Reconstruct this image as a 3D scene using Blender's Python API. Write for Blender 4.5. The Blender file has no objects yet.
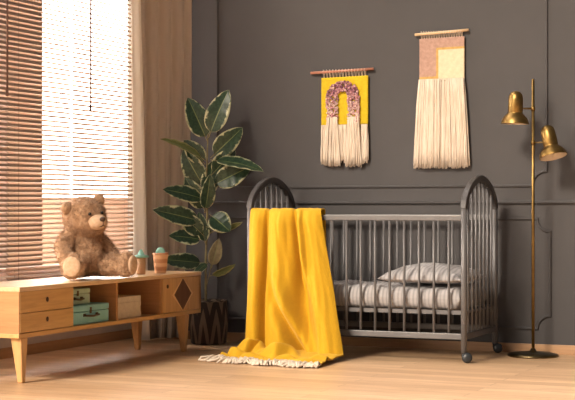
import bpy, bmesh, math, random
from mathutils import Vector, Matrix, noise
random.seed(7)
C = bpy.context.scene.collection
PI = math.pi
V = Vector
CAM_YAW = .4153
RT = V((math.cos(CAM_YAW), math.sin(CAM_YAW), 0))      # image right, used to lay out the plant's spread
TW = V((math.sin(CAM_YAW), -math.cos(CAM_YAW), 0))     # from the room corner towards the viewer

# ------------------------------------------------------------------ materials
def nmat(name, col=(.5, .5, .5), rough=.6, metal=0, spec=.5):
    m = bpy.data.materials.new(name); m.use_nodes = True
    b = m.node_tree.nodes['Principled BSDF']
    b.inputs['Base Color'].default_value = (*col, 1)
    b.inputs['Roughness'].default_value = rough
    b.inputs['Metallic'].default_value = metal
    b.inputs['Specular IOR Level'].default_value = spec
    return m
def nd(m, t, **k):
    n = m.node_tree.nodes.new(t)
    for a, v in k.items(): setattr(n, a, v)
    return n
def lk(m, a, b): m.node_tree.links.new(a, b)
def P(m): return m.node_tree.nodes['Principled BSDF']
def coords(m, scale=(1, 1, 1), rot=(0, 0, 0), src='Object'):
    tc = nd(m, 'ShaderNodeTexCoord'); mp = nd(m, 'ShaderNodeMapping')
    mp.inputs['Scale'].default_value = scale; mp.inputs['Rotation'].default_value = rot
    lk(m, tc.outputs[src], mp.inputs['Vector']); return mp.outputs['Vector']
def ramp(m, fac, stops):
    r = nd(m, 'ShaderNodeValToRGB'); e = r.color_ramp.elements
    while len(e) < len(stops): e.new(.5)
    for i, (p, c) in enumerate(stops): e[i].position = p; e[i].color = (*c, 1)
    lk(m, fac, r.inputs[0]); return r.outputs[0]
def noise_t(m, vec, scale=5, detail=3, rough=.5, dist=0):
    n = nd(m, 'ShaderNodeTexNoise'); n.inputs['Scale'].default_value = scale
    n.inputs['Detail'].default_value = detail; n.inputs['Roughness'].default_value = rough
    n.inputs['Distortion'].default_value = dist
    lk(m, vec, n.inputs['Vector']); return n.outputs['Fac']
def bump(m, h, st=.3, dist=.01):
    b = nd(m, 'ShaderNodeBump'); b.inputs['Strength'].default_value = st; b.inputs['Distance'].default_value = dist
    lk(m, h, b.inputs['Height']); lk(m, b.outputs[0], P(m).inputs['Normal'])
def mixc(m, fac, a, b):
    x = nd(m, 'ShaderNodeMix', data_type='RGBA')
    for i, v in ((6, a), (7, b)):
        if isinstance(v, tuple): x.inputs[i].default_value = (*v, 1)
        else: lk(m, v, x.inputs[i])
    if isinstance(fac, float): x.inputs[0].default_value = fac
    else: lk(m, fac, x.inputs[0])
    return x.outputs[2]
def mottled(name, c1, c2, scale, rough=.8, sc=(1, 1, 1), bst=.3, bd=.004, metal=0, lo=.35, hi=.65):
    m = nmat(name, c1, rough, metal); v = coords(m, sc); n = noise_t(m, v, scale, 4, .6)
    lk(m, ramp(m, n, [(lo, c1), (hi, c2)]), P(m).inputs['Base Color'])
    if bst: bump(m, n, bst, bd)
    return m
def wood(name, c1, c2, axis, rough=.45, scale=9):
    sc = [1, 1, 1]; sc[axis] = .07
    m = nmat(name, c1, rough); v = coords(m, tuple(sc)); n = noise_t(m, v, scale * 2.2, 5, .65, .6)
    n2 = noise_t(m, v, scale * 9, 3, .6)
    col = ramp(m, n, [(.3, c1), (.7, c2)])
    lk(m, mixc(m, ramp(m, n2, [(.45, (0, 0, 0)), (.75, (.35, .35, .35))]), col, tuple(x * .55 for x in c1)), P(m).inputs['Base Color'])
    bump(m, n2, .12, .002); return m

M = {}
M['wall'] = mottled('charcoal_paint', (.042, .039, .041), (.0475, .044, .046), 3, .62, bst=.04)
M['leftwall'] = mottled('pale_plaster', (.5, .44, .4), (.54, .48, .43), 4, .8, bst=.05)
M['skirting'] = wood('skirting_oak', (.36, .2, .1), (.46, .27, .14), 0, .5)
M['skirting_y'] = wood('skirting_oak_left', (.36, .2, .1), (.46, .27, .14), 1, .5)
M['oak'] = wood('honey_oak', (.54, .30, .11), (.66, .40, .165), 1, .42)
M['oak_top_glare'] = wood('glare_lit_oak_top', (.66, .43, .24), (.78, .56, .34), 1, .35)  # window glare on the sideboard top is put into this paler colour
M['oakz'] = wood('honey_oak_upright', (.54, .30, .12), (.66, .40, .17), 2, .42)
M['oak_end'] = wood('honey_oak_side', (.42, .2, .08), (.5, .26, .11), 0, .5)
M['walnut'] = wood('dark_inlay', (.11, .045, .02), (.17, .075, .035), 2, .5)
M['inlay'] = wood('pale_inlay', (.74, .48, .22), (.82, .57, .29), 2, .42)
M['hole'] = nmat('knob_brown', (.06, .025, .012), .5)
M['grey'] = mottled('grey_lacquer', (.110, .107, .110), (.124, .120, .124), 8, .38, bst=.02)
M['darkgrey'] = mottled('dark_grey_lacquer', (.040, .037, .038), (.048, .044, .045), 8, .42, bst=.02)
M['rubber'] = nmat('castor_grey', (.03, .034, .038), .35)
M['brass'] = mottled('aged_brass', (.22, .135, .042), (.31, .20, .068), 22, .4, metal=1, bst=.03)
M['brass_in'] = mottled('pale_shade_lining', (.6, .5, .38), (.7, .6, .48), 20, .5, bst=0)
M['bronze'] = mottled('dark_bronze', (.10, .075, .04), (.16, .12, .06), 18, .32, metal=1, bst=.03)
M['cream'] = mottled('cream_yarn', (.60, .50, .40), (.72, .63, .53), 60, .95, (1, 1, .15), .6, .003)
M['creamweave'] = mottled('cream_weave', (.66, .52, .36), (.74, .6, .43), 45, .95, bst=.2, bd=.003)
M['pink'] = mottled('dusty_pink_weave', (.36, .225, .18), (.46, .30, .24), 45, .95, bst=.2, bd=.003)
M['mustard'] = mottled('mustard_weave', (.46, .29, .09), (.55, .36, .12), 45, .95, bst=.2, bd=.003)
M['yellowweave'] = mottled('yellow_weave', (.52, .37, .010), (.62, .45, .016), 45, .95, bst=.2, bd=.003)
M['rod_pink'] = wood('rose_dowel', (.42, .17, .11), (.52, .25, .17), 0, .4)
M['rod_pale'] = wood('pale_dowel', (.62, .42, .24), (.72, .52, .32), 0, .4)
M['knot'] = mottled('olive_cord', (.3, .23, .13), (.4, .3, .17), 100, .9)
M['mint'] = mottled('mint_paint', (.24, .52, .44), (.28, .57, .48), 14, .5, bst=.05)
M['turq'] = mottled('turquoise_card', (.22, .5, .48), (.27, .56, .53), 14, .6, bst=.05)
M['sage'] = mottled('sage_card', (.36, .5, .38), (.43, .57, .44), 14, .6, bst=.05)
M['leather'] = nmat('brown_leather', (.09, .06, .025), .5)
M['paper'] = mottled('cream_cover', (.62, .52, .4), (.7, .6, .47), 30, .8, bst=0)
M['pages'] = mottled('page_block', (.5, .42, .33), (.6, .5, .4), 40, .9, (.1, .1, 6), .3)
M['soil'] = mottled('potting_soil', (.03, .02, .012), (.07, .045, .03), 40, 1, bst=1)
M['bark'] = mottled('plant_stem', (.20, .16, .07), (.30, .25, .11), 30, .8)
M['glass'] = nmat('window_glass', (1, 1, 1), 0)
P(M['glass']).inputs['Transmission Weight'].default_value = 1; P(M['glass']).inputs['IOR'].default_value = 1.02
M['white_frame'] = nmat('white_window_frame', (.66, .6, .54), .4)
M['brick'] = mottled('brown_render', (.34, .22, .165), (.40, .27, .20), 2, .9)
M['pinkwall'] = mottled('pale_pink_render', (.62, .44, .34), (.68, .5, .4), 2, .9)
M['darkpane'] = nmat('dark_pane', (.03, .03, .03), .1)
M['garden'] = mottled('garden_ground', (.16, .13, .08), (.24, .2, .12), 3, 1)
M['cord'] = nmat('blind_cord', (.20, .12, .10), .7)

# yarn wool
m = M['wool'] = nmat('mustard_yellow_wool', (.8, .43, .01), .92)
v = coords(m, (1, 1, 1), src='UV')
n = noise_t(m, v, 60, 3, .6)
w = nd(m, 'ShaderNodeTexWave', wave_type='BANDS', bands_direction='DIAGONAL'); w.inputs['Scale'].default_value = 38; w.inputs['Distortion'].default_value = .5
lk(m, v, w.inputs['Vector'])
lk(m, ramp(m, n, [(.2, (.48, .265, .004)), (.8, (.54, .305, .006))]), P(m).inputs['Base Color'])
bump(m, w.outputs['Fac'], .10, .003)
P(m).inputs['Sheen Weight'].default_value = .25; P(m).inputs['Sheen Tint'].default_value = (1, .75, .2, 1)
# slat wood: partly translucent
def translucent(name, col, tcol, fac, rough=.6):
    m = nmat(name, col, rough); out = m.node_tree.nodes['Material Output']
    t = nd(m, 'ShaderNodeBsdfTranslucent'); t.inputs[0].default_value = (*tcol, 1)
    x = nd(m, 'ShaderNodeMixShader'); x.inputs[0].default_value = fac
    lk(m, P(m).outputs[0], x.inputs[1]); lk(m, t.outputs[0], x.inputs[2]); lk(m, x.outputs[0], out.inputs['Surface'])
    return m
M['slat'] = translucent('tan_blind_slat', (.48, .33, .25), (1, .84, .70), .6)
m = M['curtain'] = translucent('taupe_linen', (.48, .40, .33), (.7, .6, .5), .35, .95)
v = coords(m, (1, 1, 1)); n = noise_t(m, v, 160, 3, .6)
bump(m, n, .25, .003)
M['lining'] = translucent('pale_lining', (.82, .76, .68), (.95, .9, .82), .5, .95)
# floor boards running along the back wall
m = M['floor'] = nmat('light_oak_boards', (.5, .35, .22), .38)
v = coords(m)
br = nd(m, 'ShaderNodeTexBrick'); lk(m, v, br.inputs['Vector'])
br.inputs['Scale'].default_value = 1; br.inputs['Brick Width'].default_value = 1.3; br.inputs['Row Height'].default_value = .11
br.inputs['Mortar Size'].default_value = .0016; br.inputs['Mortar Smooth'].default_value = .3; br.inputs['Bias'].default_value = 0
br.inputs['Color1'].default_value = (.54, .345, .195, 1); br.inputs['Color2'].default_value = (.70, .485, .305, 1); br.inputs['Mortar'].default_value = (.22, .12, .06, 1)
v2 = coords(m, (.12, 1, 1)); n = noise_t(m, v2, 22, 5, .65, .5)
lk(m, mixc(m, ramp(m, n, [(.4, (0, 0, 0)), (.72, (.5, .5, .5))]), br.outputs['Color'], (.30, .16, .075)), P(m).inputs['Base Color'])
bump(m, n, .08, .002)
# striped bedding
m = M['bedding'] = nmat('grey_striped_cotton', (.5, .5, .5), .9)
v = coords(m, (1, 1, 1)); w = nd(m, 'ShaderNodeTexWave', wave_type='BANDS', bands_direction='X'); w.inputs['Scale'].default_value = 14; w.inputs['Distortion'].default_value = .6
lk(m, v, w.inputs['Vector'])
lk(m, ramp(m, w.outputs['Fac'], [(.35, (.37, .355, .36)), (.8, (.28, .27, .275))]), P(m).inputs['Base Color'])
bump(m, noise_t(m, v, 14, 3), .5, .02)
M['mattressside'] = mottled('grey_mattress_ticking', (.44, .39, .36), (.52, .47, .43), 12, .9, bst=.5, bd=.01)
# teddy fur
m = M['fur'] = nmat('honey_brown_plush', (.4, .25, .15), 1)
v = coords(m); n = noise_t(m, v, 26, 4, .65)
lk(m, ramp(m, n, [(.32, (.30, .165, .085)), (.68, (.64, .41, .25))]), P(m).inputs['Base Color'])
bump(m, noise_t(m, v, 110, 3, .7), .8, .01)
P(m).inputs['Sheen Weight'].default_value = .2
M['sole'] = mottled('pale_plush', (.52, .34, .21), (.64, .45, .31), 60, 1, bst=.5)
M['black'] = nmat('black_bead', (.01, .007, .005), .15)
M['nose'] = mottled('dark_brown_yarn', (.05, .025, .015), (.08, .04, .025), 90, .6)
# yarn arch of mixed pink / purple / cream tufts
m = M['tuft'] = nmat('pink_purple_tufts', (.6, .4, .4), .95)
v = coords(m); vo = nd(m, 'ShaderNodeTexVoronoi'); vo.inputs['Scale'].default_value = 75; lk(m, v, vo.inputs['Vector'])
sp = nd(m, 'ShaderNodeSeparateColor'); lk(m, vo.outputs['Color'], sp.inputs[0])
sx = nd(m, 'ShaderNodeSeparateXYZ'); tc = nd(m, 'ShaderNodeTexCoord'); lk(m, tc.outputs['Object'], sx.inputs[0])
mr = nd(m, 'ShaderNodeMapRange'); mr.inputs['From Min'].default_value = 1.36; mr.inputs['From Max'].default_value = 1.58
lk(m, sx.outputs['Z'], mr.inputs['Value'])
ca = ramp(m, sp.outputs[0], [(.0, (.72, .58, .48)), (.6, (.68, .50, .42)), (.78, (.36, .12, .14)), (.9, (.5, .25, .24))])
cb = ramp(m, sp.outputs[0], [(.0, (.62, .40, .36)), (.3, (.26, .09, .13)), (.65, (.14, .05, .10)), (.9, (.5, .25, .26))])
lk(m, mixc(m, mr.outputs[0], ca, cb), P(m).inputs['Base Color'])
# basket: dark with pale zigzags
m = M['basket'] = nmat('patterned_basket', (.05, .03, .02), .85)
uvn = nd(m, 'ShaderNodeTexCoord'); s2 = nd(m, 'ShaderNodeSeparateXYZ'); lk(m, uvn.outputs['UV'], s2.inputs[0])
def mth(op, a, b=None, mm=None):
    x = nd(mm or m, 'ShaderNodeMath', operation=op)
    for i, q in enumerate((a, b)):
        if q is None: continue
        if isinstance(q, (int, float)): x.inputs[i].default_value = q
        else: lk(mm or m, q, x.inputs[i])
    return x.outputs[0]
tri = mth('PINGPONG', mth('MULTIPLY', s2.outputs['X'], 18), 1)
zz = mth('FRACT', mth('ADD', mth('MULTIPLY', s2.outputs['Y'], 3.2), mth('MULTIPLY', tri, .8)))
band = mth('LESS_THAN', zz, .42)
top = mth('GREATER_THAN', s2.outputs['Y'], .84)
c = mixc(m, band, (.030, .02, .016), (.16, .115, .08))
lk(m, mixc(m, top, c, (.17, .10, .055)), P(m).inputs['Base Color'])
bump(m, noise_t(m, uvn.outputs['UV'], 90, 3), .6, .006)
# leaves: dark green with cream margin, driven by the leaf's own UV
def leafmat(name, d1, d2, edge, width):
    m = nmat(name, d1, .36); tc = nd(m, 'ShaderNodeTexCoord'); s = nd(m, 'ShaderNodeSeparateXYZ'); lk(m, tc.outputs['UV'], s.inputs[0])
    a = mth('ABSOLUTE', mth('SUBTRACT', s.outputs['X'], .5, m), None, m)
    oc = coords(m, (1, 1, 1)); n = noise_t(m, oc, 28, 3, .6)
    e = mth('ADD', a, mth('MULTIPLY', mth('SUBTRACT', n, .5, m), .55, m), m) if False else mth('ADD', a, mth('MULTIPLY', mth('SUBTRACT', n, .5, m), .5, m), m)
    f = ramp(m, e, [(width - .03, (0, 0, 0)), (width + .04, (1, 1, 1))])
    n2 = noise_t(m, oc, 60, 2)
    body = ramp(m, n2, [(.4, d1), (.65, d2)])
    rib = mth('LESS_THAN', a, .018, m)
    body = mixc(m, rib, body, (.20, .24, .09))
    lk(m, mixc(m, f, body, edge), P(m).inputs['Base Color']); return m
M['leaf'] = leafmat('variegated_leaf', (.016, .040, .020), (.035, .072, .034), (.50, .50, .30), .43)
M['leafpale'] = leafmat('pale_leaf', (.14, .17, .05), (.2, .22, .08), (.36, .34, .14), .34)
M['leafbrown'] = leafmat('bronze_leaf', (.15, .12, .06), (.2, .16, .08), (.28, .24, .12), .40)
# terracotta / striped cups
M['terra'] = mottled('painted_tan_wood', (.56, .32, .17), (.64, .38, .21), 16, .6, bst=.05)
m = M['terrastripe'] = nmat('striped_terracotta', (.6, .3, .15), .6)
v = coords(m); w = nd(m, 'ShaderNodeTexWave', wave_type='BANDS', bands_direction='Z'); w.inputs['Scale'].default_value = 7; w.inputs['Distortion'].default_value = 3
lk(m, v, w.inputs['Vector']); lk(m, ramp(m, w.outputs['Fac'], [(.3, (.52, .24, .12)), (.7, (.72, .44, .26))]), P(m).inputs['Base Color'])

# ------------------------------------------------------------------ mesh builder
class MB:
    def __init__(s): s.v = []; s.f = []; s.mi = []; s.uv = {}; s.smooth = []
    def add(s, vs, fs, mi=0, uvs=None, sm=False):
        o = len(s.v); s.v += [tuple(q) for q in vs]
        for k, f in enumerate(fs):
            if uvs: s.uv[len(s.f)] = uvs[k]
            s.f.append([i + o for i in f]); s.mi.append(mi); s.smooth.append(sm)
        return s
    def box(s, a, b, mi=0, bev=0):
        x0, y0, z0 = a; x1, y1, z1 = b
        if bev <= 0:
            vs = [(x, y, z) for z in (z0, z1) for y in (y0, y1) for x in (x0, x1)]
            return s.add(vs, [(0, 2, 3, 1), (4, 5, 7, 6), (0, 1, 5, 4), (2, 6, 7, 3), (0, 4, 6, 2), (1, 3, 7, 5)], mi)
        bm = bmesh.new(); bmesh.ops.create_cube(bm, size=1)
        for q in bm.verts: q.co = V(((x0 + x1) / 2 + q.co.x * (x1 - x0), (y0 + y1) / 2 + q.co.y * (y1 - y0), (z0 + z1) / 2 + q.co.z * (z1 - z0)))
        bmesh.ops.bevel(bm, geom=bm.edges[:], offset=bev, segments=2, affect='EDGES', profile=.6)
        s.frombm(bm, mi); return s
    def frombm(s, bm, mi=0, sm=False, mat=None):
        bm.verts.ensure_lookup_table(); 
        for i, q in enumerate(bm.verts): q.index = i
        vs = [(mat @ q.co) if mat else q.co.copy() for q in bm.verts]
        s.add(vs, [[q.index for q in f.verts] for f in bm.faces], mi, None, sm); bm.free()
    def tube(s, pts, r, n=10, mi=0, cap=True, sm=True, flat=None):
        pts = [V(p) for p in pts]; rs = r if isinstance(r, (list, tuple)) else [r] * len(pts)
        vs = []; up = None
        for i, p in enumerate(pts):
            t = (pts[min(i + 1, len(pts) - 1)] - pts[max(i - 1, 0)]).normalized()
            if up is None:
                up = V((0, 0, 1)) if abs(t.z) < .9 else V((1, 0, 0))
            a = t.cross(up).normalized(); b = t.cross(a).normalized(); up = -b if False else up
            for k in range(n):
                th = 2 * PI * k / n
                vs.append(p + a * math.cos(th) * rs[i] + b * math.sin(th) * rs[i] * (flat or 1))
        fs = []
        for i in range(len(pts) - 1):
            for k in range(n):
                fs.append((i * n + k, i * n + (k + 1) % n, (i + 1) * n + (k + 1) % n, (i + 1) * n + k))
        if cap: fs.append(tuple(range(n))[::-1]); fs.append(tuple(range((len(pts) - 1) * n, len(pts) * n)))
        return s.add(vs, fs, mi, None, sm)
    def lathe(s, prof, c=(0, 0, 0), n=28, mi=0, mat=None, sm=True, uv=False):
        vs = []; c = V(c)
        for r, z in prof:
            for k in range(n):
                th = 2 * PI * k / n; q = V((r * math.cos(th), r * math.sin(th), z))
                vs.append((mat @ q if mat else q) + c)
        fs = []; uvs = []
        L = len(prof) - 1
        for i in range(L):
            for k in range(n):
                fs.append((i * n + k, i * n + (k + 1) % n, (i + 1) * n + (k + 1) % n, (i + 1) * n + k))
                uvs.append([(k / n, i / L), ((k + 1) / n, i / L), ((k + 1) / n, (i + 1) / L), (k / n, (i + 1) / L)])
        return s.add(vs, fs, mi, uvs if uv else None, sm)
    def ball(s, c, r, mi=0, sub=3, mat=None, sm=True):
        bm = bmesh.new(); bmesh.ops.create_icosphere(bm, subdivisions=sub, radius=1)
        r = r if isinstance(r, (tuple, list)) else (r, r, r)
        c = V(c)
        for q in bm.verts:
            w = V((q.co.x * r[0], q.co.y * r[1], q.co.z * r[2])); q.co = (mat @ w if mat else w) + c
        s.frombm(bm, mi, sm); return s
    def sheet(s, rows, mi=0, sm=True, mfn=None):
        h = len(rows); w = len(rows[0]); vs = [q for r in rows for q in r]
        for j in range(h - 1):
            pass
        fs = []; uvs = []; mis = []
        for j in range(h - 1):
            for i in range(w - 1):
                fs.append((j * w + i, j * w + i + 1, (j + 1) * w + i + 1, (j + 1) * w + i))
                uvs.append([(i / (w - 1), j / (h - 1)), ((i + 1) / (w - 1), j / (h - 1)), ((i + 1) / (w - 1), (j + 1) / (h - 1)), (i / (w - 1), (j + 1) / (h - 1))])
                mis.append(mfn(i / (w - 1), j / (h - 1)) if mfn else mi)
        k0 = len(s.f); s.add(vs, fs, mi, uvs, sm)
        for k, q in enumerate(mis): s.mi[k0 + k] = q
        return s
    def build(s, name, mats, parent=None, loc=None):
        me = bpy.data.meshes.new(name); me.from_pydata(s.v, [], s.f)
        for mt in (mats if isinstance(mats, (list, tuple)) else [mats]): me.materials.append(mt)
        uvl = me.uv_layers.new(name='UVMap')
        for p in me.polygons:
            p.material_index = s.mi[p.index]; p.use_smooth = s.smooth[p.index]
            if p.index in s.uv:
                for li, u in zip(p.loop_indices, s.uv[p.index]): uvl.data[li].uv = u
        me.validate(); me.update()
        o = bpy.data.objects.new(name, me); C.objects.link(o)
        if parent: o.parent = parent
        return o
def solid(o, t, off=0):
    q = o.modifiers.new('thickness', 'SOLIDIFY'); q.thickness = t; q.offset = off; return o
def tag(o, label, cat, group=None):
    o['label'] = label; o['category'] = cat
    if group: o['group'] = group
    return o
def thing(name, label, cat, group=None):
    o = bpy.data.objects.new(name, None); C.objects.link(o); o.empty_display_size = .1
    return tag(o, label, cat, group)
def struct(o): o['kind'] = 'structure'; return o
def base_at(root, loc):
    """put the thing's Empty at its base while its parts keep their place"""
    root.location = loc
    for ch in root.children: ch.location = V(ch.location) - V(loc)

WY = 8.44; WX = -4.80; H = 2.9
# ------------------------------------------------------------------ room shell
struct(MB().box((-5.0, -1.5, -.1), (2.2, WY + .15, 0)).build('floor', M['floor']))
struct(MB().box((-4.815, WY, 0), (2.2, WY + .15, H)).build('wall_back', M['wall']))
# left wall with the blind window, raised and cut short to shape sunlight
WZ0, WZ1, WA, WB = .455, 2.55, 6.20, 8.438
mb = MB()
DY = 4.5
mb.box((-4.87, DY, 0), (WX, WY, WZ0)); mb.box((-4.87, DY, WZ1), (WX, WY, 4.2)); mb.box((-4.87, WB, WZ0), (WX, WY, WZ1)); mb.box((-4.87, DY, WZ0), (WX, WA, WZ1))
struct(mb.build('wall_left', M['leftwall']))
struct(MB().box((-4.79, WY - .016, 0), (2.2, WY, .054), bev=.003).build('baseboard_back', M['skirting']))
struct(MB().box((WX, DY, 0), (WX + .016, WY - .016, .06), bev=.003).build('baseboard_left', M['skirting_y']))
# window frame: three lights
w1 = struct(MB().box((-4.86, WA, WZ0), (-4.82, WA + .06, WZ1)).build('window_1', M['white_frame']))
fr = MB()
fr.box((-4.83, WB - .004, WZ0), (-4.82, WB, WZ1)); fr.box((-4.86, WA, WZ0), (-4.82, WB, WZ0 + .05)); fr.box((-4.86, WA, WZ1 - .05), (-4.82, WB, WZ1))
for y in (6.86,): fr.box((-4.86, y - .022, WZ0), (-4.82, y + .022, WZ1))
fr.build('window_frame', M['white_frame'], w1)
MB().box((-4.842, WA + .01, WZ0 + .01), (-4.838, WB - .01, WZ1 - .01)).build('pane', M['glass'], w1)
MB().box((-4.88, WA - .03, WZ0 - .02), (-4.79, WB + .02, WZ0 + .004), bev=.004).build('window_sill', M['white_frame'], w1)

# panel mouldings on the back wall
def moulding(pts, name, closed=False, w=.014, d=.012):
    """a small ogee strip swept along a path on the wall (x, z)"""
    prof = [(-w / 2, 0), (-w / 2, d * .9), (-w * .4, d), (w * .1, d), (w * .3, d * .6), (w / 2, d * .5), (w / 2, 0)]
    n = len(pts); vs = []
    for i, (x, z) in enumerate(pts):
        a = V(pts[i - 1]) if (i or closed) else None
        b = V(pts[(i + 1) % n]) if (i < n - 1 or closed) else None
        p = V((x, z)); d1 = (p - a).normalized() if a is not None else (b - p).normalized(); d2 = (b - p).normalized() if b is not None else d1
        nn = V((-d1.y - d2.y, d1.x + d2.x)); L = nn.length; nn = nn / L if L > .1 else V((0, 1)); k = 1 / max(.45, nn.dot(V((-d1.y, d1.x))))
        for (u, h) in prof:
            q = p + nn * u * k; vs.append((q.x, WY - h, q.y))
    fs = []; m_ = len(prof)
    for i in range(n if closed else n - 1):
        j = (i + 1) % n
        for k in range(m_ - 1): fs.append((i * m_ + k, j * m_ + k, j * m_ + k + 1, i * m_ + k + 1))
    return struct(MB().add(vs, fs).build(name, M['wall']))
def notch(x0, x1, z0, z1, r=.085, n=8):
    """rectangle whose corners are scooped out"""
    pts = []
    for cx, cz, a0 in ((x0, z0, 90), (x1, z0, 180), (x1, z1, 270), (x0, z1, 0)):
        arc = [(cx + r * math.cos(math.radians(a0 - 90 * k / n)), cz + r * math.sin(math.radians(a0 - 90 * k / n))) for k in range(n + 1)]
        pts += arc
    return pts
moulding(notch(-4.21, -2.075, .978, 2.8), 'trim_1', True)
moulding(notch(-4.21, -2.055, .145, .782, .075), 'trim_2', True)
moulding([(-4.795, .882), (2.2, .882)], 'trim_3', w=.018, d=.018)
moulding([(-4.795, .90 + .0), (-4.794, .90)], 'trim_4') if False else None
moulding(notch(-1.86, .3, .978, 2.8), 'trim_4', True)
moulding(notch(-1.88, .3, .145, .782, .075), 'trim_5', True)

# ------------------------------------------------------------------ outside the window
g = MB().box((-30, -10, -.6), (-5.05, 45, -.5)).build('garden_ground', M['garden']); struct(g)
nb = thing('neighbouring_building', 'brown rendered house seen dimly through the left blinds of the window', 'building')
MB().box((-10.5, 8.2, -.5), (-8.6, 13.12, 7)).build('wall', M['brick'], nb)
MB().box((-10.7, 8.0, 7), (-8.4, 13.3, 7.2)).build('roof', M['darkpane'], nb)
base_at(nb, (-9.5, 10.5, -.5))
gw = MB().box((-14, 16.0, -.5), (-6.0, 16.2, .92)).box((-14, 15.96, .92), (-6.0, 16.24, .98)).build('garden_wall', M['pinkwall'])
tag(gw, 'low pale pinkish garden wall outside, seen through the lower slats of the blinds', 'wall')

# ------------------------------------------------------------------ venetian blinds
def blind(y0, y1, label, cordy, cordz):
    t = thing('venetian_blind', label, 'blind', 'venetian blinds at the window')
    s = MB(); z = .445; tilt = math.radians(33); hw = .0135; xc = -4.765
    while z < 2.49:
        sag = .0012 * noise.noise(V((y0 * 3, z * 9, 0)))
        pts = []
        for k, a in enumerate((-1, -.35, .35, 1)):
            dx = a * hw * math.cos(tilt); dz = -a * hw * math.sin(tilt) + .0016 * (1 - a * a)
            pts.append((dx, dz))
        rows = [[(xc + dx, yy, z + dz + sag * ii) for dx, dz in pts] for ii, yy in ((1, y0), (0, (y0 + y1) / 2), (-1, y1))]
        s.sheet(rows)
        z += .0285
    o = s.build('slats', M['slat'], t); solid(o, .0014)
    MB().box((xc - .016, y0, 2.505), (xc + .016, y1, 2.545), bev=.003).build('head_rail', M['slat'], t)
    MB().box((xc - .013, y0, .418), (xc + .013, y1, .432), bev=.003).build('bottom_rail', M['slat'], t)
    l = MB()
    for f in (.14, .86):
        yy = y0 + (y1 - y0) * f
        for dx in (-.0135, .0135): l.tube([(xc + dx, yy, .43), (xc + dx, yy, 2.51)], .0008, 5)
    l.build('ladder_cord', M['cord'], t)
    if cordy:
        MB().tube([(xc + .030, cordy, cordz), (xc + .030, cordy, 2.52)], .0055, 8).tube([(xc + .028, cordy, cordz - .03), (xc + .028, cordy, cordz + .01)], .008, 8).tube([(xc + .014, cordy, 2.52), (xc + .03, cordy, 2.52)], .003, 6).build('tilt_wand', M['cord'], t)
    base_at(t, (xc, (y0 + y1) / 2, .418))
blind(6.20, 6.905, 'left blind of the window, cut by the photo edge, wand hanging at its right side', 6.872, 1.50)
blind(6.915, 7.573, 'middle venetian blind of tan slats, brown left half and glaring right edge', None, None)
blind(7.583, 8.345, 'right venetian blind beside the curtain, glaring white with a long dark wand', 7.755, 1.465)

# ------------------------------------------------------------------ curtain
def curtain():
    rows = []; N = 150; Mz = 46
    for j in range(Mz):
        f = j / (Mz - 1); z = .02 + f * 2.66
        g = f ** .8
        A = V((-4.58, 8.085, 0)).lerp(V((-4.58, 8.03, 0)), g); B = V((-4.42, 8.32, 0)).lerp(V((-4.36, 8.362, 0)), min(1, g * 1.6))
        d = (B - A); L = d.length; nrm = V((d.y, -d.x, 0)).normalized()
        row = []
        for i in range(N):
            u = i / (N - 1)
            ph = u * 2 * PI * 4.2 + .5 * noise.noise(V((u * 3, f * .8, 1)))
            amp = .021 * (1 - .25 * f) * (.65 + .5 * noise.noise(V((u * 4, 7, f * .5))) + .2)
            w = math.sin(ph) + .35 * math.sin(2 * ph + 1 + f)
            p = A + d * (u + .010 * math.sin(ph * 1.0 + 2)) + nrm * (w * amp + .006 * noise.noise(V((u * 9, f * 2, 3))))
            p.y = min(p.y, 8.405); p.z = z; row.append(p)
        rows.append(row)
    o = MB().sheet(rows).build('curtain_fabric', M['curtain']); solid(o, .003)
    return o
ct = thing('curtain', 'taupe linen curtain hanging in folds between the window and dark wall', 'curtain')
cf = curtain(); cf.parent = ct
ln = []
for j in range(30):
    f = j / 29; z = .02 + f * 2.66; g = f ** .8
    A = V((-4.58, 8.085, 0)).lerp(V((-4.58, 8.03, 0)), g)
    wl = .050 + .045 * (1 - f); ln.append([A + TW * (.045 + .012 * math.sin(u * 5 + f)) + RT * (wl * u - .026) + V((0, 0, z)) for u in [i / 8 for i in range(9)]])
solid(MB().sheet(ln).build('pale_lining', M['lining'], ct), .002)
MB().tube([(-4.62, 5.9, 2.72), (-4.62, 7.98, 2.72), (-4.36, 8.38, 2.72)], .012, 8).build('curtain_track', M['white_frame'], ct)
base_at(ct, (-4.5, 8.2, .02))

# ------------------------------------------------------------------ sideboard
XF, XB = -4.02, -4.42
Y0, Y1 = 5.93, 7.835; ZB, ZT = .221, .467
sb = thing('sideboard', 'low honey oak sideboard with two drawers, open shelves and a diamond inlaid door', 'sideboard')
MB().box((XB, Y0, ZT - .022), (XF + .004, Y1, ZT), bev=.003).build('top_panel', M['oak_top_glare'], sb)
MB().box((XB, Y0, ZB), (XF, Y1, ZB + .022), bev=.003).build('bottom_panel', M['oak'], sb)
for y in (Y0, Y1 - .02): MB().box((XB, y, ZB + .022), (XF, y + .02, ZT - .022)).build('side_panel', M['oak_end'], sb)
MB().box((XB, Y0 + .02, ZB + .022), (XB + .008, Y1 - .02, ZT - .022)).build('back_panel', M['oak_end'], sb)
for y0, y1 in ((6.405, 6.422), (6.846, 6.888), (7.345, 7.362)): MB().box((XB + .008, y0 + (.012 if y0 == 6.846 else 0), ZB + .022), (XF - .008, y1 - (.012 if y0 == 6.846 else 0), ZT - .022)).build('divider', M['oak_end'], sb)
for z0, z1, kz in ((.342, .444, .396), (.2465, .339, .299)):
    dr = MB().box((XF - .018, Y0 + .006, z0), (XF + .003, 6.412, z1), bev=.0025).box((XB + .05, Y0 + .03, z0 + .01), (XF - .018, 6.395, z1 - .02)).build('drawer', M['oak'], sb)
    MB().ball((XF + .005, 6.17, kz), (.006, .0095, .013), sub=2).build('knob', M['hole'], dr)
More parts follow.
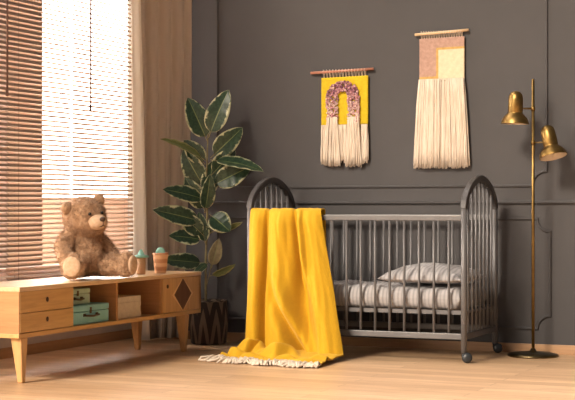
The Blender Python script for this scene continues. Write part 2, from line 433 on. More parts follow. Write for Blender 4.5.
# diamond door: mitred quarters around a dark rhombus
ya, yb, za, zb_ = 7.366, 7.831, .2465, .443
dc = V(((ya + yb) / 2 + .004, (za + zb_) / 2)); hy_, hz_ = .105, .092
mb = MB(); mb.box((XF - .018, ya, za), (XF, yb, zb_), bev=.002)
door = mb.build('door', M['oakz'], sb)
x = XF + .0015
def face(pts, xx): return [(xx, p[0], p[1]) for p in pts]
dm = MB(); P4 = [(dc.x - hy_, dc.y), (dc.x, dc.y - hz_), (dc.x + hy_, dc.y), (dc.x, dc.y + hz_)]
dm.add(face(P4, x + .0015) + face(P4, XF - .002), [(0, 1, 2, 3), (0, 4, 5, 1), (1, 5, 6, 2), (2, 6, 7, 3), (3, 7, 4, 0)])
dm.build('diamond_inlay', M['walnut'], door)
bd = MB(); q = 1.22
PO = [(dc.x - hy_ * q, dc.y), (dc.x, max(za + .003, dc.y - hz_ * q)), (dc.x + hy_ * q, dc.y), (dc.x, min(zb_ - .003, dc.y + hz_ * q))]
for k in range(4):
    a, b = k, (k + 1) % 4
    bd.add(face([PO[a], PO[b], P4[b], P4[a]], x) + face([PO[a], PO[b], P4[b], P4[a]], XF - .002), [(0, 1, 2, 3), (0, 4, 5, 1), (2, 6, 7, 3)])
bd.build('diamond_border', M['inlay'], door)
MB().ball((XF + .005, 7.412, .398), (.006, .010, .012), sub=2).build('knob', M['hole'], door)
for lx, ly, sx_, sy_ in ((-4.055, 5.985, 1, -1), (-4.055, 7.665, 1, 1), (-4.365, 5.985, -1, -1), (-4.365, 7.665, -1, 1)):
    mb = MB(); tx, ty = lx, ly + .01 * 0; bx_, by_ = lx - .012 * sx_ * 0, ly + .018
    tw, bw = .031, .0145
    vs = []
    for (cx, cy, cz, hw) in ((bx_, by_, 0, bw), (tx, ty, ZB, tw)):
        vs += [(cx + a * hw, cy + b * hw, cz) for a, b in ((-1, -1), (1, -1), (1, 1), (-1, 1))]
    if ly > 7: vs = vs[:4] + [(a, b - 0, c_) for a, b, c_ in vs[4:]]
    mb.add(vs, [(3, 2, 1, 0), (4, 5, 6, 7), (0, 1, 5, 4), (1, 2, 6, 5), (2, 3, 7, 6), (3, 0, 4, 7)])
    o = mb.build('leg', M['oakz'], sb); bv = o.modifiers.new('bevel', 'BEVEL'); bv.width = .006; bv.segments = 2
base_at(sb, (-4.22, 6.86, 0))

# suitcases on the shelf
def case(yc, xc, z0, w, d, h, mat, label, hz, hw):
    t = thing('small_suitcase', label, 'suitcase', 'small cardboard suitcases in the sideboard')
    MB().box((xc - d / 2, yc - w / 2, z0), (xc + d / 2, yc + w / 2, z0 + h * .66), bev=.006).build('box_base', mat, t)
    MB().box((xc - d / 2 - .001, yc - w / 2 - .001, z0 + h * .68), (xc + d / 2 + .001, yc + w / 2 + .001, z0 + h), bev=.006).build('lid', mat, t)
    xx = xc + d / 2
    hd = MB().tube([(xx, yc - hw, hz), (xx + .016, yc - hw, hz - .002), (xx + .019, yc, hz - .006), (xx + .016, yc + hw, hz - .002), (xx, yc + hw, hz)], .0055, 8)
    hd.box((xx - .001, yc - hw - .012, hz - .007), (xx + .003, yc - hw + .01, hz + .008)); hd.box((xx - .001, yc + hw - .01, hz - .007), (xx + .003, yc + hw + .012, hz + .008))
    hd.build('handle', M['leather'], t)
    MB().box((xx - .001, yc - .008, z0 + h * .55), (xx + .004, yc + .008, z0 + h * .88), bev=.001).build('latch', M['leather'], t)
    base_at(t, (xc, yc, z0))
case(6.622, -4.155, ZB + .0225, .375, .22, .098, M['turq'], 'turquoise suitcase with brown handle, the wider one on the shelf bottom', .290, .060)
case(6.560, -4.165, ZB + .123, .25, .16, .082, M['sage'], 'small sage green suitcase stacked on the turquoise one in the sideboard', .376, .035)
# books
bk = [(.028, .262, .155, .0, 'cream book at the bottom of the stack of four in the sideboard'),
      (.030, .252, .150, .004, 'cream book second from the bottom of the shelf stack'),
      (.026, .262, .158, -.004, 'cream book second from the top of the shelf stack'),
      (.032, .252, .150, .006, 'cream book lying on top of the stack of four')]
z = ZB + .0225
for th, w, d, dy, lab in bk:
    t = thing('book', lab, 'book', 'cream books stacked in the sideboard')
    yc, xc = 7.065 + dy, -4.145
    c_ = MB().box((xc - d / 2, yc - w / 2, z), (xc + d / 2, yc + w / 2, z + .003)); c_.box((xc - d / 2, yc - w / 2, z + th - .004), (xc + d / 2, yc + w / 2, z + th - .001)); c_.box((xc + d / 2 - .003, yc - w / 2, z + .003), (xc + d / 2, yc + w / 2, z + th - .004))
    c_.build('cover', M['paper'], t)
    MB().box((xc - d / 2 + .004, yc - w / 2 + .004, z + .003), (xc + d / 2 - .003, yc + w / 2 - .004, z + th - .004)).build('pages', M['pages'], t)
    base_at(t, (xc, yc, z)); z += th

# ------------------------------------------------------------------ cactus cups on the sideboard
t = thing('toy_cup', 'straight tan cup with a flat mint brim and pointed top, next to the teddy bear', 'cup')
cx, cy = -4.161, 7.362
MB().lathe([(0, 0), (.024, 0), (.026, .004), (.027, .095), (.023, .095), (.022, .02), (0, .018)], (cx, cy, ZT + .001)).build('cup_body', M['terra'], t)
MB().lathe([(0, .094), (.040, .094), (.047, .099), (.047, .104), (.038, .108), (.022, .110), (.016, .122), (.006, .140), (0, .143)], (cx, cy, ZT + .001)).build('brim_lid', M['mint'], t)
base_at(t, (cx, cy, ZT))
t = thing('toy_cup', 'tapered striped terracotta cup holding a round mint disc, right of the straight one', 'cup')
cx, cy = -4.121, 7.519
MB().lathe([(0, 0), (.030, 0), (.033, .004), (.044, .104), (.046, .106), (.046, .118), (.041, .118), (.039, .1), (0, .098)], (cx, cy, ZT + .001)).build('cup_body', M['terrastripe'], t)
rot = Matrix.Rotation(CAM_YAW + .1, 3, 'Z') @ Matrix.Rotation(PI / 2, 3, 'X')
MB().lathe([(0, -.009), (.022, -.009), (.027, -.004), (.027, .004), (.022, .009), (0, .009)], (cx, cy, ZT + .124), mat=rot).tube([(cx, cy, ZT + .09), (cx, cy, ZT + .11)], .006).build('round_cactus', M['mint'], t)
base_at(t, (cx, cy, ZT))

# ------------------------------------------------------------------ teddy bear
def bear():
    t = thing('teddy_bear', 'large fluffy honey brown teddy bear sitting on the sideboard', 'teddy bear')
    b = MB()
    def e(c, r, rot=None): b.ball(c, r, mat=rot)
    e((0, .0, .125), (.105, .098, .125)); e((0, -.018, .10), (.100, .092, .098)); e((0, 0, .21), (.078, .07, .06))
    hc = V((0, -.015, .325))
    e(hc, (.116, .106, .106)); e(hc + V((0, -.02, -.03)), (.108, .094, .074))
    def limb(pts, rs):
        for i in range(len(pts) - 1):
            a, c_ = V(pts[i]), V(pts[i + 1])
            for k in range(7):
                f = k / 6; r = rs[i] * (1 - f) + rs[i + 1] * f; b.ball(a.lerp(c_, f), r, sub=2)
    for s in (-1, 1):
        sp = .42 if s > 0 else .82
        ft = V((s * (.06 + .17 * math.sin(sp)), -.05 - (.155 if s > 0 else .17) * math.cos(sp), .062))
        limb([(s * .055, -.03, .065), ft], [.062, .054])
        d = V((ft.x - s * .055, ft.y + .03, 0)).normalized()
        m_ = Matrix.Rotation(math.atan2(d.y, d.x), 3, 'Z')
        b.ball(ft + d * .012 + V((0, 0, .008)), (.040, .062, .068), mat=m_)
        limb([(s * .082, .005, .225), (s * .135, -.01, .165), (s * .148, -.055, .11), (s * .128, -.10, .088)], [.045, .045, .043, .040])
    o = b.build('tmp', M['fur'])
    r = o.modifiers.new('r', 'REMESH'); r.mode = 'VOXEL'; r.voxel_size = .0065
    sm = o.modifiers.new('s', 'SMOOTH'); sm.iterations = 4
    dg = bpy.context.evaluated_depsgraph_get(); dg.update()
    me = bpy.data.meshes.new_from_object(o.evaluated_get(dg)); bpy.data.objects.remove(o)
    body = MB()
    vs = [q.co + q.normal * (.007 * noise.noise(q.co * 34) + .004 * noise.noise(q.co * 85)) for q in me.vertices]
    body.add(vs, [list(p.vertices) for p in me.polygons], 0, None, True)
    polys = [(p.center.copy(), p.normal.copy()) for p in me.polygons]
    random.seed(3)
    tv = []; tf = []
    for k in range(26000):
        c_, n = random.choice(polys)
        j = V((random.uniform(-1, 1), random.uniform(-1, 1), random.uniform(-1, 1)))
        cl = V((noise.noise(c_ * 30), noise.noise(c_ * 30 + V((9, 0, 0))), noise.noise(c_ * 30 + V((0, 9, 0)))))
        d = (n + j * .35 + cl * 1.3 + V((0, 0, -.35))).normalized()
        sd = d.cross(j).normalized() * .0011; a = c_ + j * .003; L = random.uniform(.009, .017)
        if a.z < .012: d.z = abs(d.z)
        i0 = len(tv); tv += [a - sd, a + sd, a + d * L]; tf.append((i0, i0 + 1, i0 + 2))
    body.add(tv, tf, 0)
    B = body.build('body', M['fur'], t)
    HR = Matrix.Translation(hc) @ Matrix.Rotation(-.10, 4, 'Y') @ Matrix.Translation(-hc)
    for s in (-1, 1):
        q = MB().ball((s * .106, -.010, .394 + s * .012), (.036, .020, .036))
        q.build('ear', M['fur'], t).data.transform(HR)
        MB().ball((s * .106, -.024, .392 + s * .012), (.024, .011, .024)).build('inner_ear', M['fur'], t).data.transform(HR)
        MB().ball((s * .040, -.117, .345), .009, sub=2).build('eye', M['black'], t).data.transform(HR)
        sp = .42 if s > 0 else .82
        ft = V((s * (.06 + .17 * math.sin(sp)), -.05 - (.155 if s > 0 else .17) * math.cos(sp), .062)); d = V((ft.x - s * .055, ft.y + .03, 0)).normalized()
        MB().ball(ft + d * .047 + V((0, 0, .008)), (.014, .046, .053), mat=Matrix.Rotation(math.atan2(d.y, d.x), 3, 'Z')).build('foot_pad', M['sole'], t)
    MB().ball((0, -.124, .298), (.054, .048, .042)).build('muzzle', M['sole'], t).data.transform(HR)
    MB().ball((0, -.170, .314), (.019, .010, .013), sub=2).build('nose', M['nose'], t).data.transform(HR)
    MB().tube([(-.018, -.160, .276), (-.008, -.169, .277), (0, -.171, .283), (.008, -.169, .277), (.018, -.160, .276)], .0022, 6).tube([(0, -.171, .283), (0, -.173, .306)], .002, 6).build('mouth', M['nose'], t).data.transform(HR)
    t.location = (-4.199, 6.797, ZT + .006); t.rotation_euler = (0, 0, math.radians(68))
    t.scale = (1.02, 1.02, 1.0)
bear()

# ------------------------------------------------------------------ crib
CX0, CX1, CY0, CY1 = -3.65, -2.36, 7.738, 8.352
cr = thing('baby_crib', 'grey painted baby crib with arched ends and round bars against the dark wall', 'crib')
ZS = .855; ZA = 1.030
zt0, zt1, zb0, zb1 = .777, .807, .127, .160
for X in (CX0, CX1):
    for Y in (CY0, CY1):
        po = MB().tube([(X, Y, .055), (X, Y, ZS)], .0165, 14)
        po = po.build('post', M['grey'], cr)
        cs = MB().tube([(X, Y, .045), (X, Y, .062)], .013, 12)
        cs.ball((X + .020, Y - .006, .030), (.030, .017, .030), sub=2, mat=Matrix.Rotation(.4, 3, 'Z')); cs.ball((X + .006, Y, .038), (.020, .022, .016), sub=2)
        cs.build('castor', M['rubber'], po)
    ym = (CY0 + CY1) / 2; hw = (CY1 - CY0) / 2
    pts = []
    for k in range(25):
        a = PI * k / 24
        ca = math.cos(a); sgn = 1 if ca >= 0 else -1
        pts.append(V((X, ym - hw * sgn * abs(ca) ** 1.16, ZS - .012 + (ZA - .018 - ZS + .012) * abs(math.sin(a)) ** 1.16)))
    ar = MB()
    # square-section bent arch
    vs = []
    for i, p in enumerate(pts):
        tn = (pts[min(i + 1, 24)] - pts[max(i - 1, 0)]).normalized(); nn = V((0, -tn.z, tn.y))
        for a, bb in ((-1, -.8), (-1, .8), (-.8, 1), (.8, 1), (1, .8), (1, -.8), (.8, -1), (-.8, -1)): vs.append(p + V((1, 0, 0)) * a * .0165 + nn * bb * .019)
    fs = [(i * 8 + k, i * 8 + (k + 1) % 8, (i + 1) * 8 + (k + 1) % 8, (i + 1) * 8 + k) for i in range(24) for k in range(8)]
    fs += [tuple(range(8)), tuple(range(24 * 8, 25 * 8))]
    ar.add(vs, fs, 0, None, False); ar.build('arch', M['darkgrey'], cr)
    MB().box((X - .011, CY0, zb0), (X + .011, CY1, zb1), bev=.003).build('end_rail', M['grey'], cr)
    for k in range(7):
        y = CY0 + (k + 1) * (CY1 - CY0) / 8
        tt = (y - ym) / hw; zt = ZS - .012 + (ZA - ZS - .006) * max(0, 1 - abs(tt) ** (2 / 1.16)) ** (.58)
        MB().tube([(X, y, zb1 - .004), (X, y, zt - .010)], .0068, 10).build('bar', M['grey'], cr)
for Y in (CY0, CY1):
    MB().box((CX0 + .012, Y - .010, zt0), (CX1 - .012, Y + .010, zt1), bev=.004).build('top_rail', M['grey'], cr)
    MB().box((CX0 + .012, Y - .010, zb0), (CX1 - .012, Y + .010, zb1), bev=.004).build('bottom_rail', M['grey'], cr)
    for k in range(1, 15):
        X = CX0 + k * (CX1 - CX0) / 15
        MB().tube([(X, Y, zb1 - .004), (X, Y, zt0 + .004)], .0072, 10).build('bar', M['grey'], cr)
bb = MB().box((CX0 + .012, CY0 + .016, .262), (CX1 - .012, CY0 + .036, .284)).box((CX0 + .012, CY1 - .036, .262), (CX1 - .012, CY1 - .016, .284))
for k in range(12):
    X = CX0 + .05 + k * .108; bb.box((X, CY0 + .03, .268), (X + .05, CY1 - .03, .280))
bb.build('mattress_base', M['grey'], cr)
base_at(cr, ((CX0 + CX1) / 2, (CY0 + CY1) / 2, 0))

def soft_box(x0, x1, y0, y1, z0, z1, amp, nx=70, ny=36, seed=0, dome=0, name='x', mat=None, edge=.03):
    """pillow-like closed slab: top and bottom grids joined, wrinkled"""
    top = []; bot = []
    for j in range(ny):
        rt = []; rb = []
        for i in range(nx):
            u, v_ = i / (nx - 1), j / (ny - 1)
            # finer near edges
            uu = .5 - .5 * math.cos(PI * u); vv = .5 - .5 * math.cos(PI * v_)
            x = x0 + (x1 - x0) * uu; y = y0 + (y1 - y0) * vv
            e = min(1, min(x - x0, x1 - x) / edge); g_ = min(1, min(y - y0, y1 - y) / edge)
            k = math.sqrt(max(0, 1 - (1 - e) ** 2)) * math.sqrt(max(0, 1 - (1 - g_) ** 2))
            dm_ = (math.sin(PI * uu) * math.sin(PI * vv)) ** .5 * dome
            wv = amp * (noise.noise(V((x * 9 + y * 5, y * 7, seed))) + .6 * noise.noise(V((x * 22 - y * 10, y * 9, seed + 4)))) * k
            mid = (z0 + z1) / 2
            rt.append(V((x, y, mid + (z1 - mid) * k + dm_ + wv))); rb.append(V((x, y, mid - (mid - z0) * k)))
        top.append(rt); bot.append(rb)
    return MB().sheet(top).sheet([r[::-1] for r in bot]).build(name, mat)
mt = soft_box(CX0 + .03, CX1 - .03, CY0 + .022, CY1 - .025, .286, .405, .018, 110, 40, 2, 0, 'mattress', M['bedding'], .045)
tag(mt, 'crib mattress in a rumpled grey striped sheet behind the bars', 'mattress')
pl = soft_box(-2.88, -2.395, CY0 + .045, CY1 - .06, .424, .472, .010, 70, 40, 9, .058, 'pillow', M['bedding'], .12)
tag(pl, 'plump grey striped pillow at the right end of the crib mattress', 'pillow')

# ------------------------------------------------------------------ yellow blanket
def blanket():
    t = thing('throw_blanket', 'mustard yellow wool blanket draped over the crib side and trailing on the floor', 'blanket')
    NU, N1, N2 = 150, 96, 46
    def sst(a, b, x): x = max(0, min(1, (x - a) / (b - a))); return x * x * (3 - 2 * x)
    def ridge(u, c, w): return math.exp(-((u - c) / w) ** 2)
    rows = []
    yr = CY0
    zt = .832
    def folds(u, w):
        """outward bulge of the hanging cloth: w 0 at the rail .. 1 at the floor"""
        c1 = .24 - .10 * w; c2 = .60 + .02 * math.sin(w * 4); c3 = .36 + .26 * w
        g = 0
        v1 = .245 - .07 * math.sin(min(1, w * 1.2) * PI / 2); v2 = .63 - .02 * w
        g += .050 * ridge(u, .10, .11) + .075 * ridge(u, (v1 + v2) / 2, .17) * (1 - .25 * w) + .060 * ridge(u, .85, .17)
        g -= .060 * ridge(u, v1, .030) * (1 - .25 * w)
        g -= .060 * ridge(u, v2, .032 + .10 * sst(.3, .9, w)) * (1 - .35 * sst(.4, .9, w))
        g += .045 * ridge(u, v2 + .085, .030) * (1 - sst(.25, .6, w))
        dg = .30 + .36 * max(0, w - .3) / .7
        g += .050 * ridge(u, dg, .060) * sst(.35, .75, w)
        g -= .050 * ridge(u, dg - .13, .050) * sst(.4, .8, w)
        g += .010 * noise.noise(V((u * 9, w * 2.5, 1))) + .006 * noise.noise(V((u * 22, w * 5, 5)))
        return g
    def xt(u): return -3.628 + .438 * u
    def xb(u): return -3.605 + .605 * u
    # hanging inside
    for j in range(10):
        w = 1 - j / 9
        rows.append([V((xt(u), yr + .030 + .02 * w, zt - .35 * w)) for u in [i / (NU - 1) for i in range(NU)]])
    for k in range(1, 6):
        a = PI * k / 6
        rows.append([V((xt(i / (NU - 1)), yr + .026 * math.cos(a) - .012 * math.sin(a) * 0, zt + .004 + .006 * math.sin(a) - .012 * ridge(i / (NU - 1), .25, .03) - .010 * ridge(i / (NU - 1), .61, .03) + .005 * noise.noise(V((i * .08, 0, 3))))) for i in range(NU)])
    for j in range(N1):
        w = j / (N1 - 1); row = []
        for i in range(NU):
            u = i / (NU - 1)
            x = xt(u) + (xb(u) - xt(u)) * w - .02 * ridge(u, .0, .1) * math.sin(PI * w) * 0
            z = zt * (1 - w) + .03 * w
            base = yr - .028 - .10 * w ** 1.5
            y = base - folds(u, w) * (.75 + .85 * w ** .7) * sst(-.06, .10, w)
            y = min(y, yr - .022 - .004 * math.sin(u * 23) ** 2)
            row.append(V((x, y, z)))
        rows.append(row)
    last = rows[-1]
    for j in range(1, N2):
        s = j / (N2 - 1); row = []
        for i in range(NU):
            u = i / (NU - 1); p = last[i]
            xf = -3.665 + .665 * u; yf = 7.33 - .12 * u + .05 * ridge(u, .48, .10) * 0 - .07 * ridge(u, .48, .09) + .022 * math.sin(u * 21) + .03 * ridge(u, .42, .05)
            x = p.x + (xf - p.x) * s + .018 * math.sin(s * 5 + u * 9) * (1 - s); y = p.y + (yf - p.y) * s
            z = .03 * (1 - s) ** 2 + .010
            # rolls of cloth lying on the floor
            z += .085 * ridge(s, .22, .16) * ridge(u, .10, .13) + .055 * ridge(s, .30, .16) * ridge(u, .42, .12)
            z += .048 * ridge(s, .50 + .10 * math.sin(u * 9), .10) * (.6 + .4 * math.sin(u * 15 + .8)) * (1 - .7 * sst(.6, .9, u))
            z += .034 * ridge(s, .78 - .1 * u, .09) * (.5 + .5 * math.sin(u * 19 + 2.4))
            z += .030 * ridge(s, .9, .12) * ridge(u, .86, .16)
            z += .006 * noise.noise(V((x * 12, y * 12, 0)))
            z = max(.007, z * (1 - sst(.86, 1, s)) + .008 * sst(.86, 1, s))
            row.append(V((x, y, z)))
        rows.append(row)
    o = MB().sheet(rows).build('cloth', M['wool'], t); solid(o, .007)
    # twisted cream fringe along the trailing hem
    f = MB(); random.seed(11); edge = rows[-1]
    for k in range(150):
        i = int(k / 149 * (NU - 1)); p = edge[i]; a = random.uniform(-.7, .5); L = random.uniform(.09, .15) * (1 - .55 * ridge(i / (NU - 1), .5, .10)) * (1 - .35 * i / (NU - 1))
        d = V((math.sin(a), -math.cos(a), 0))
        pts = [p + V((0, .012, .004)), p + d * L * .3 + V((0, 0, random.uniform(.004, .022))), p + d * L * .7 + V((random.uniform(-.01, .01), 0, random.uniform(-.001, .014))), p + d * L + V((random.uniform(-.015, .015), 0, -.003))]
        pts = [V((q.x, q.y, max(.0075, q.z))) for q in pts]
        f.tube(pts, [.005, .0075, .0065, .004], 6)
    # the two ends trailing on the left side
    for k in range(22):
        r = rows[-1 - int(k * .75)]; p = r[0]; L = random.uniform(.02, .05)
        f.tube([V((p.x + .01, p.y, max(.0055, p.z))), V((p.x - L * .5, p.y - .005, max(.0055, p.z * .5))), V((p.x - L, p.y - .02, .0055))], [.004, .005, .003], 6) if k < 10 else None
    f.build('fringe', M['cream'], t)
    base_at(t, (-3.4, 7.5, .0))
blanket()

# ------------------------------------------------------------------ wall hangings
YH = WY - .012
def hang_fringe(mb, x0, x1, ztop, zbot, spread, n, seed, r=.0042, zt2=None, depth=.014):
    random.seed(seed)
    for k in range(n):
        u = (k + .5) / n; layer = random.random()
        xa = x0 + (x1 - x0) * u; xe = xa + (u - .5) * spread + random.uniform(-.006, .006)
        zt_ = ztop if zt2 is None else ztop + (zt2 - ztop) * u
        ze = zbot + random.uniform(-.014, .02)
        y = YH - .006 - depth * layer
        pts = []
        for j in range(7):
            f = j / 6
            pts.append(V((xa + (xe - xa) * f ** .8 + .003 * noise.noise(V((k * .7, f * 4, seed))), y + .004 * noise.noise(V((k, f * 3, 9))), zt_ + (ze - zt_) * f)))
        mb.tube(pts, [r * .8] + [r] * 5 + [r * .75], 5)
    return mb
def loops(t, x0, x1, z0, z1, n, mat):
    mb = MB()
    for k in range(n):
        x = x0 + (x1 - x0) * (k + .5) / n
        mb.tube([(x, YH - .004, z0), (x - .002, YH - .014, z1 - .004), (x, YH - .016, z1 + .008), (x + .003, YH + .0, z1 + .004), (x + .004, YH - .003, z0)], .0022, 5)
    mb.build('warp_loops', mat, t)
# yellow one
t = thing('wall_hanging', 'small yellow woven wall hanging with a pink and purple yarn arch', 'wall hanging', 'woven hangings on the dark wall')
MB().tube([(-3.555, YH - .008, 1.683), (-3.14, YH - .008, 1.694)], .0085, 12).build('dowel', M['rod_pink'], t)
X0, X1 = -3.484, -3.176; ZT_, ZB_ = 1.650, 1.352
rows = [[V((X0 + (X1 - X0) * i / 24 - .004 * j / 20 * 0, YH - .004 - .0015 * math.sin(i * .5 + j * .3) ** 2, ZT_ + .006 * i / 24 + (ZB_ - ZT_) * j / 20)) for i in range(25)] for j in range(21)]
solid(MB().sheet(rows).build('woven_panel', M['yellowweave'], t), .006)
loops(t, X0 + .005, X1 - .01, 1.645, 1.690, 14, M['cream'])
mb = MB(); random.seed(5); ac = V((-3.337, 1.535)); 
def tuft_at(x, z, r): mb.ball((x, YH - .014 - random.uniform(0, .01), z), (r, r * .8, r), sub=1)
for k in range(620):
    q = random.random()
    if q < .5:
        a = random.uniform(0, PI); R = random.uniform(.034, .104); x, z = ac.x + R * math.cos(a) * 1.02, ac.y + R * math.sin(a) * .86
    else:
        sd = random.choice((-1, 1)); x = ac.x + sd * random.uniform(.034, .108); z = random.uniform(1.375, 1.535)
    tuft_at(x, z, random.uniform(.006, .0095))
mb.build('yarn_arch', M['tuft'], t)
fr_ = MB(); hang_fringe(fr_, X0 + .002, X0 + .036, ZB_ + .006, 1.128, .0, 24, 1); hang_fringe(fr_, X1 - .038, X1 - .002, ZB_ + .006, 1.128, .0, 24, 2); hang_fringe(fr_, -3.41, -3.26, ZB_ + .006, 1.135, .0, 70, 3)
hang_fringe(fr_, -3.438, -3.376, 1.405, 1.115, .045, 80, 4, depth=.022); hang_fringe(fr_, -3.298, -3.236, 1.405, 1.110, .045, 80, 5, depth=.022)
fr_.build('fringe', M['cream'], t)
base_at(t, (-3.34, YH, 1.11))
# cream one
t = thing('wall_hanging', 'taller cream wall hanging with pink corner block and long fringe', 'wall hanging', 'woven hangings on the dark wall')
MB().tube([(-2.874, YH - .008, 1.888), (-2.54, YH - .008, 1.902)], .0085, 12).build('dowel', M['rod_pale'], t)
X0, X1 = -2.846, -2.566; ZT_, ZB_ = 1.862, 1.60
def mf(u, v_):
    if v_ > .93: return 0
    if u > .42 and v_ > .26: return 0
    if u > .35 and v_ > .20 or (v_ > .85): return 2
    return 1
rows = [[V((X0 + (X1 - X0) * i / 40, YH - .004 - .0015 * math.sin(i * .4 + j * .3) ** 2, ZT_ + .004 * i / 40 + (ZB_ - ZT_) * j / 40)) for i in range(41)] for j in range(41)]
solid(MB().sheet(rows, mfn=mf).build('woven_panel', [M['creamweave'], M['pink'], M['mustard']], t), .006)
loops(t, X0 + .005, X1 - .01, 1.858, 1.896, 17, M['cream'])
MB().tube([(-2.80, YH - .016, 1.605), (-2.68, YH - .018, 1.605), (-2.575, YH - .016, 1.612)], .0042, 8).build('knotted_cord', M['knot'], t)
fr_ = MB(); hang_fringe(fr_, X0 + .0, X1 - .0, 1.618, 1.094, .06, 240, 7, r=.0046, depth=.02)
hang_fringe(fr_, X0 + .003, X1 - .003, 1.618, 1.10, .06, 60, 8, r=.0046, depth=.012); fr_.build('fringe', M['cream'], t)
base_at(t, (-2.706, YH, 1.09))

# ------------------------------------------------------------------ floor lamp
LX, LY = -2.108, 8.255
t = thing('floor_lamp', 'slim brass floor lamp with two bell shaded heads right of the crib', 'floor lamp')
MB().lathe([(0, 0), (.143, 0), (.146, .006), (.143, .013), (.120, .020), (.06, .026), (.02, .030), (.012, .045), (0, .045)], (LX, LY, 0), 48).build('base', M['bronze'], t)
MB().tube([(LX, LY, .04), (LX, LY, 1.578)], .0088, 14).ball((LX, LY, 1.578), (.0092, .0092, .006), sub=2).build('pole', M['brass'], t)
def head(dirx, z, tiltm, off):
    p = V((LX, LY, z)); c_ = p + V((dirx * off * math.cos(CAM_YAW), dirx * off * math.sin(CAM_YAW) * .3 - .03, 0))
    hd = MB()
    prof = [(0, .100), (.014, .098), (.029, .090), (.038, .076), (.0415, .058), (.042, .056), (.042, -.020), (.040, -.024), (.046, -.030), (.060, -.044), (.073, -.062), (.079, -.084), (.080, -.088), (.077, -.088)]
    hd.lathe(prof, c_, 36, 0, tiltm)
    hd.lathe([(.077, -.088), (.070, -.062), (.056, -.045), (.034, -.032), (.012, -.03), (0, -.03)], c_, 36, 1, tiltm)
    h = hd.build('lamp_shade', [M['brass'], M['brass_in']], t)
    MB().ball(c_ + tiltm @ V((0, 0, -.052)), (.022, .022, .024), sub=2).build('bulb', M['paper'], h)
    MB().tube([p, p + (c_ - p) * .55 + V((0, 0, .0)), c_], .0048, 8).tube([p - V((0, 0, .014)), p + V((0, 0, .014))], .0125, 12).build('arm', M['brass'], t)
head(-1, 1.414, Matrix.Rotation(math.radians(2), 3, 'Y'), .100)
vt = Matrix.Rotation(CAM_YAW, 3, 'Z') @ Matrix.Rotation(math.radians(-10), 3, 'Y') @ Matrix.Rotation(math.radians(-14), 3, 'X')
head(1, 1.220, vt, .112)
base_at(t, (LX, LY, 0))

# ------------------------------------------------------------------ rubber plant
S = V((-4.155, 8.205, 0))
t = thing('potted_rubber_plant', 'tall variegated rubber plant in a dark zigzag basket in the room corner', 'plant')
MB().lathe([(0, 0), (.100, 0), (.112, .008), (.122, .12), (.119, .20), (.113, .262), (.116, .268), (.112, .273), (.106, .268), (.106, .235), (0, .235)], S, 36, uv=True).build('basket', M['basket'], t)
MB().lathe([(0, .246), (.07, .243), (.104, .236)][::-1], S, 28).build('soil', M['soil'], t)
def at(px, py, d): return V((S.x, S.y, .85)) + RT * ((px - 209) / 160.4) + V((0, 0, -(py - 207.3) / 160.4)) + TW * d
stem = [at(206, 305, 0), at(206, 260, .01), at(207.5, 215, .01), at(207, 175, .02), at(208.5, 130, .02)]
MB().tube(stem, [.0075, .007, .006, .005, .0035], 8).build('stem', M['bark'], t)
def leaf(b, tp, w, roll=0, curl=.18, mat='leaf', fold=.18, pet=.12):
    b, tp = V(b), V(tp); d = tp - b; L = d.length; d.normalize()
    nrm = TW - d * TW.dot(d); nrm.normalize(); nrm = Matrix.Rotation(roll, 3, d) @ nrm
    side = d.cross(nrm).normalized(); W = w / 160.4
    rows = []
    for j in range(21):
        s = j / 20; rw = []
        wd = (math.sin(PI * min(1, s ** .80)) ** .62) * W / 2 * (1 - .12 * s) if 0 < s < 1 else 0.0004
        if s > .93: wd *= .8
        cl = curl * L * (s * s - s * .4)
        for i in range(13):
            u = i / 12 * 2 - 1
            p = b + d * (pet * L + (1 - pet) * L * s) + side * u * wd - nrm * cl + nrm * (abs(u) * wd * fold) + nrm * .002 * math.sin(s * 26 + u * 3) * abs(u)
            rw.append(p)
        rows.append(rw)
    o = MB().sheet(rows).build('leaf', M[mat], t); solid(o, .0012)
    MB().tube([b, b + d * L * pet * .6, b + d * L * (pet + .05) - nrm * 0], .0022, 5).build('leaf_stalk', M['bark'], o)
LV = [((208, 142), .02, (189, 98), .05, 23, .15, 'leaf'), ((209, 138), .03, (228, 90), .06, 23, -.2, 'leaf'),
      ((207, 161), .02, (166, 136), .16, 15, 1.15, 'leafpale'), ((211, 158), .02, (243, 128), .03, 21, .1, 'leaf'),
      ((206, 165), 0, (185, 140), .03, 18, .2, 'leaf'), ((205, 188), .0, (183, 150), .04, 22, -.2, 'leaf'),
      ((211, 160), .04, (264, 167), .14, 19, -.95, 'leaf'), ((211, 176), .03, (236, 149), .01, 20, .2, 'leaf'),
      ((212, 186), .03, (251, 166), .05, 22, -.1, 'leaf'), ((207, 200), .02, (167, 188), .14, 17, .45, 'leaf'),
      ((206, 212), 0, (186, 178), .06, 18, .0, 'leaf'), ((205, 213), .02, (212, 176), .10, 15, .3, 'leaf'),
      ((204, 222), .03, (158, 209), .18, 19, .25, 'leaf'), ((204, 240), .03, (172, 234), .12, 17, .5, 'leaf'),
      ((205, 236), .04, (182, 214), .08, 18, .1, 'leaf'), ((207, 226), .05, (212, 234), .02, 4, .2, 'leaf'),
      ((210, 214), .06, (231, 230), .12, 22, -.35, 'leaf'), ((205, 263), .02, (167, 258), .20, 16, .15, 'leaf'),
      ((212, 268), .04, (220, 239), .08, 13, .1, 'leafbrown'), ((210, 276), .03, (236, 266), .10, 9, .7, 'leafpale'),
      ((212, 232), .03, (243, 224), .07, 8, .6, 'leafpale'), ((209, 262), .02, (194, 274), .1, 9, .5, 'leaf'),
      ((207, 200), .02, (214, 160), .02, 18, .1, 'leaf'), ((206, 245), .03, (200, 212), .05, 13, .2, 'leaf')]
for (b, bd_, tp, td, w, roll, mt_) in LV:
    leaf(at(*b, bd_), at(*tp, td), w * 1.08, roll, mat=mt_)
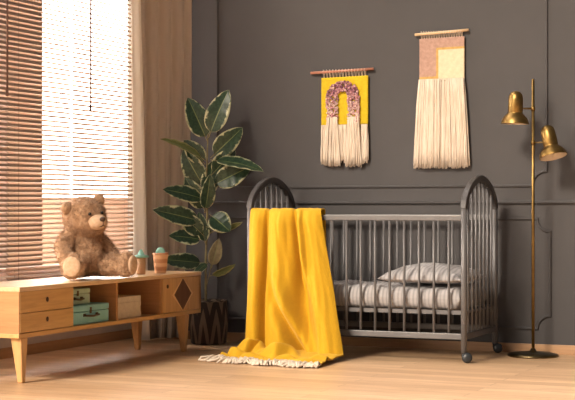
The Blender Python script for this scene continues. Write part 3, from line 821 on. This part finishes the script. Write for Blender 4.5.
MB().tube([at(207, 285, .01), at(211, 270, .03), at(212, 262, .04)], .003, 6).tube([at(207, 236, .01), at(212, 232, .03)], .0028, 6).build('side_shoot', M['bark'], t)
base_at(t, S)

# ------------------------------------------------------------------ light
wd = bpy.data.worlds.new('sky'); bpy.context.scene.world = wd; wd.use_nodes = True
nt = wd.node_tree; bg = nt.nodes['Background']
tc = nt.nodes.new('ShaderNodeTexCoord'); dp = nt.nodes.new('ShaderNodeVectorMath'); dp.operation = 'DOT_PRODUCT'
dp.inputs[1].default_value = V((-.80, .55, .12)).normalized()
nt.links.new(tc.outputs['Generated'], dp.inputs[0])
r = nt.nodes.new('ShaderNodeValToRGB'); e = r.color_ramp.elements
e[0].position = .35; e[0].color = (.13, .126, .128, 1); e[1].position = .9; e[1].color = (32, 28, 25, 1)
nt.links.new(dp.outputs['Value'], r.inputs[0]); nt.links.new(r.outputs[0], bg.inputs['Color']); bg.inputs['Strength'].default_value = 1.0
SUN = V((.22, .88, -.60)).normalized()
sl = bpy.data.lights.new('sun', 'SUN'); sl.energy = 4.2; sl.angle = math.radians(14); sl.color = (1, .86, .70)
so = bpy.data.objects.new('sun', sl); C.objects.link(so); so.rotation_euler = SUN.to_track_quat('-Z', 'Y').to_euler(); so.location = (-6, -6, 5)

al = bpy.data.lights.new('left_floor_fill', 'AREA'); al.shape = 'RECTANGLE'; al.size = 2.4; al.size_y = 1.8; al.energy = 105; al.spread = math.radians(120); al.color = (1, .84, .68)  # added fill lamp out of view, brightens the left foreground floor
ao = bpy.data.objects.new('left_floor_fill', al); C.objects.link(ao); ao.location = (-4.9, 3.4, 1.5); ao.rotation_euler = V((.55, .62, -.72)).to_track_quat('-Z', 'Y').to_euler()

# ------------------------------------------------------------------ camera
cd = bpy.data.cameras.new('camera'); co = bpy.data.objects.new('camera', cd); C.objects.link(co)
co.location = (0, 0, .85); co.rotation_euler = (PI / 2, 0, CAM_YAW)
cd.sensor_width = 36; cd.lens = 1472.2653 / 575 * 36; cd.shift_y = (207.34 - 200) / 575
cd.clip_start = .05; cd.clip_end = 200
sc = bpy.context.scene; sc.camera = co
sc.view_settings.view_transform = 'Standard'; sc.view_settings.look = 'None'; sc.view_settings.gamma = 1
sc.view_settings.use_curve_mapping = False; sc.view_settings.exposure = 0
sc.cycles.max_bounces = 8; sc.cycles.use_denoising = True
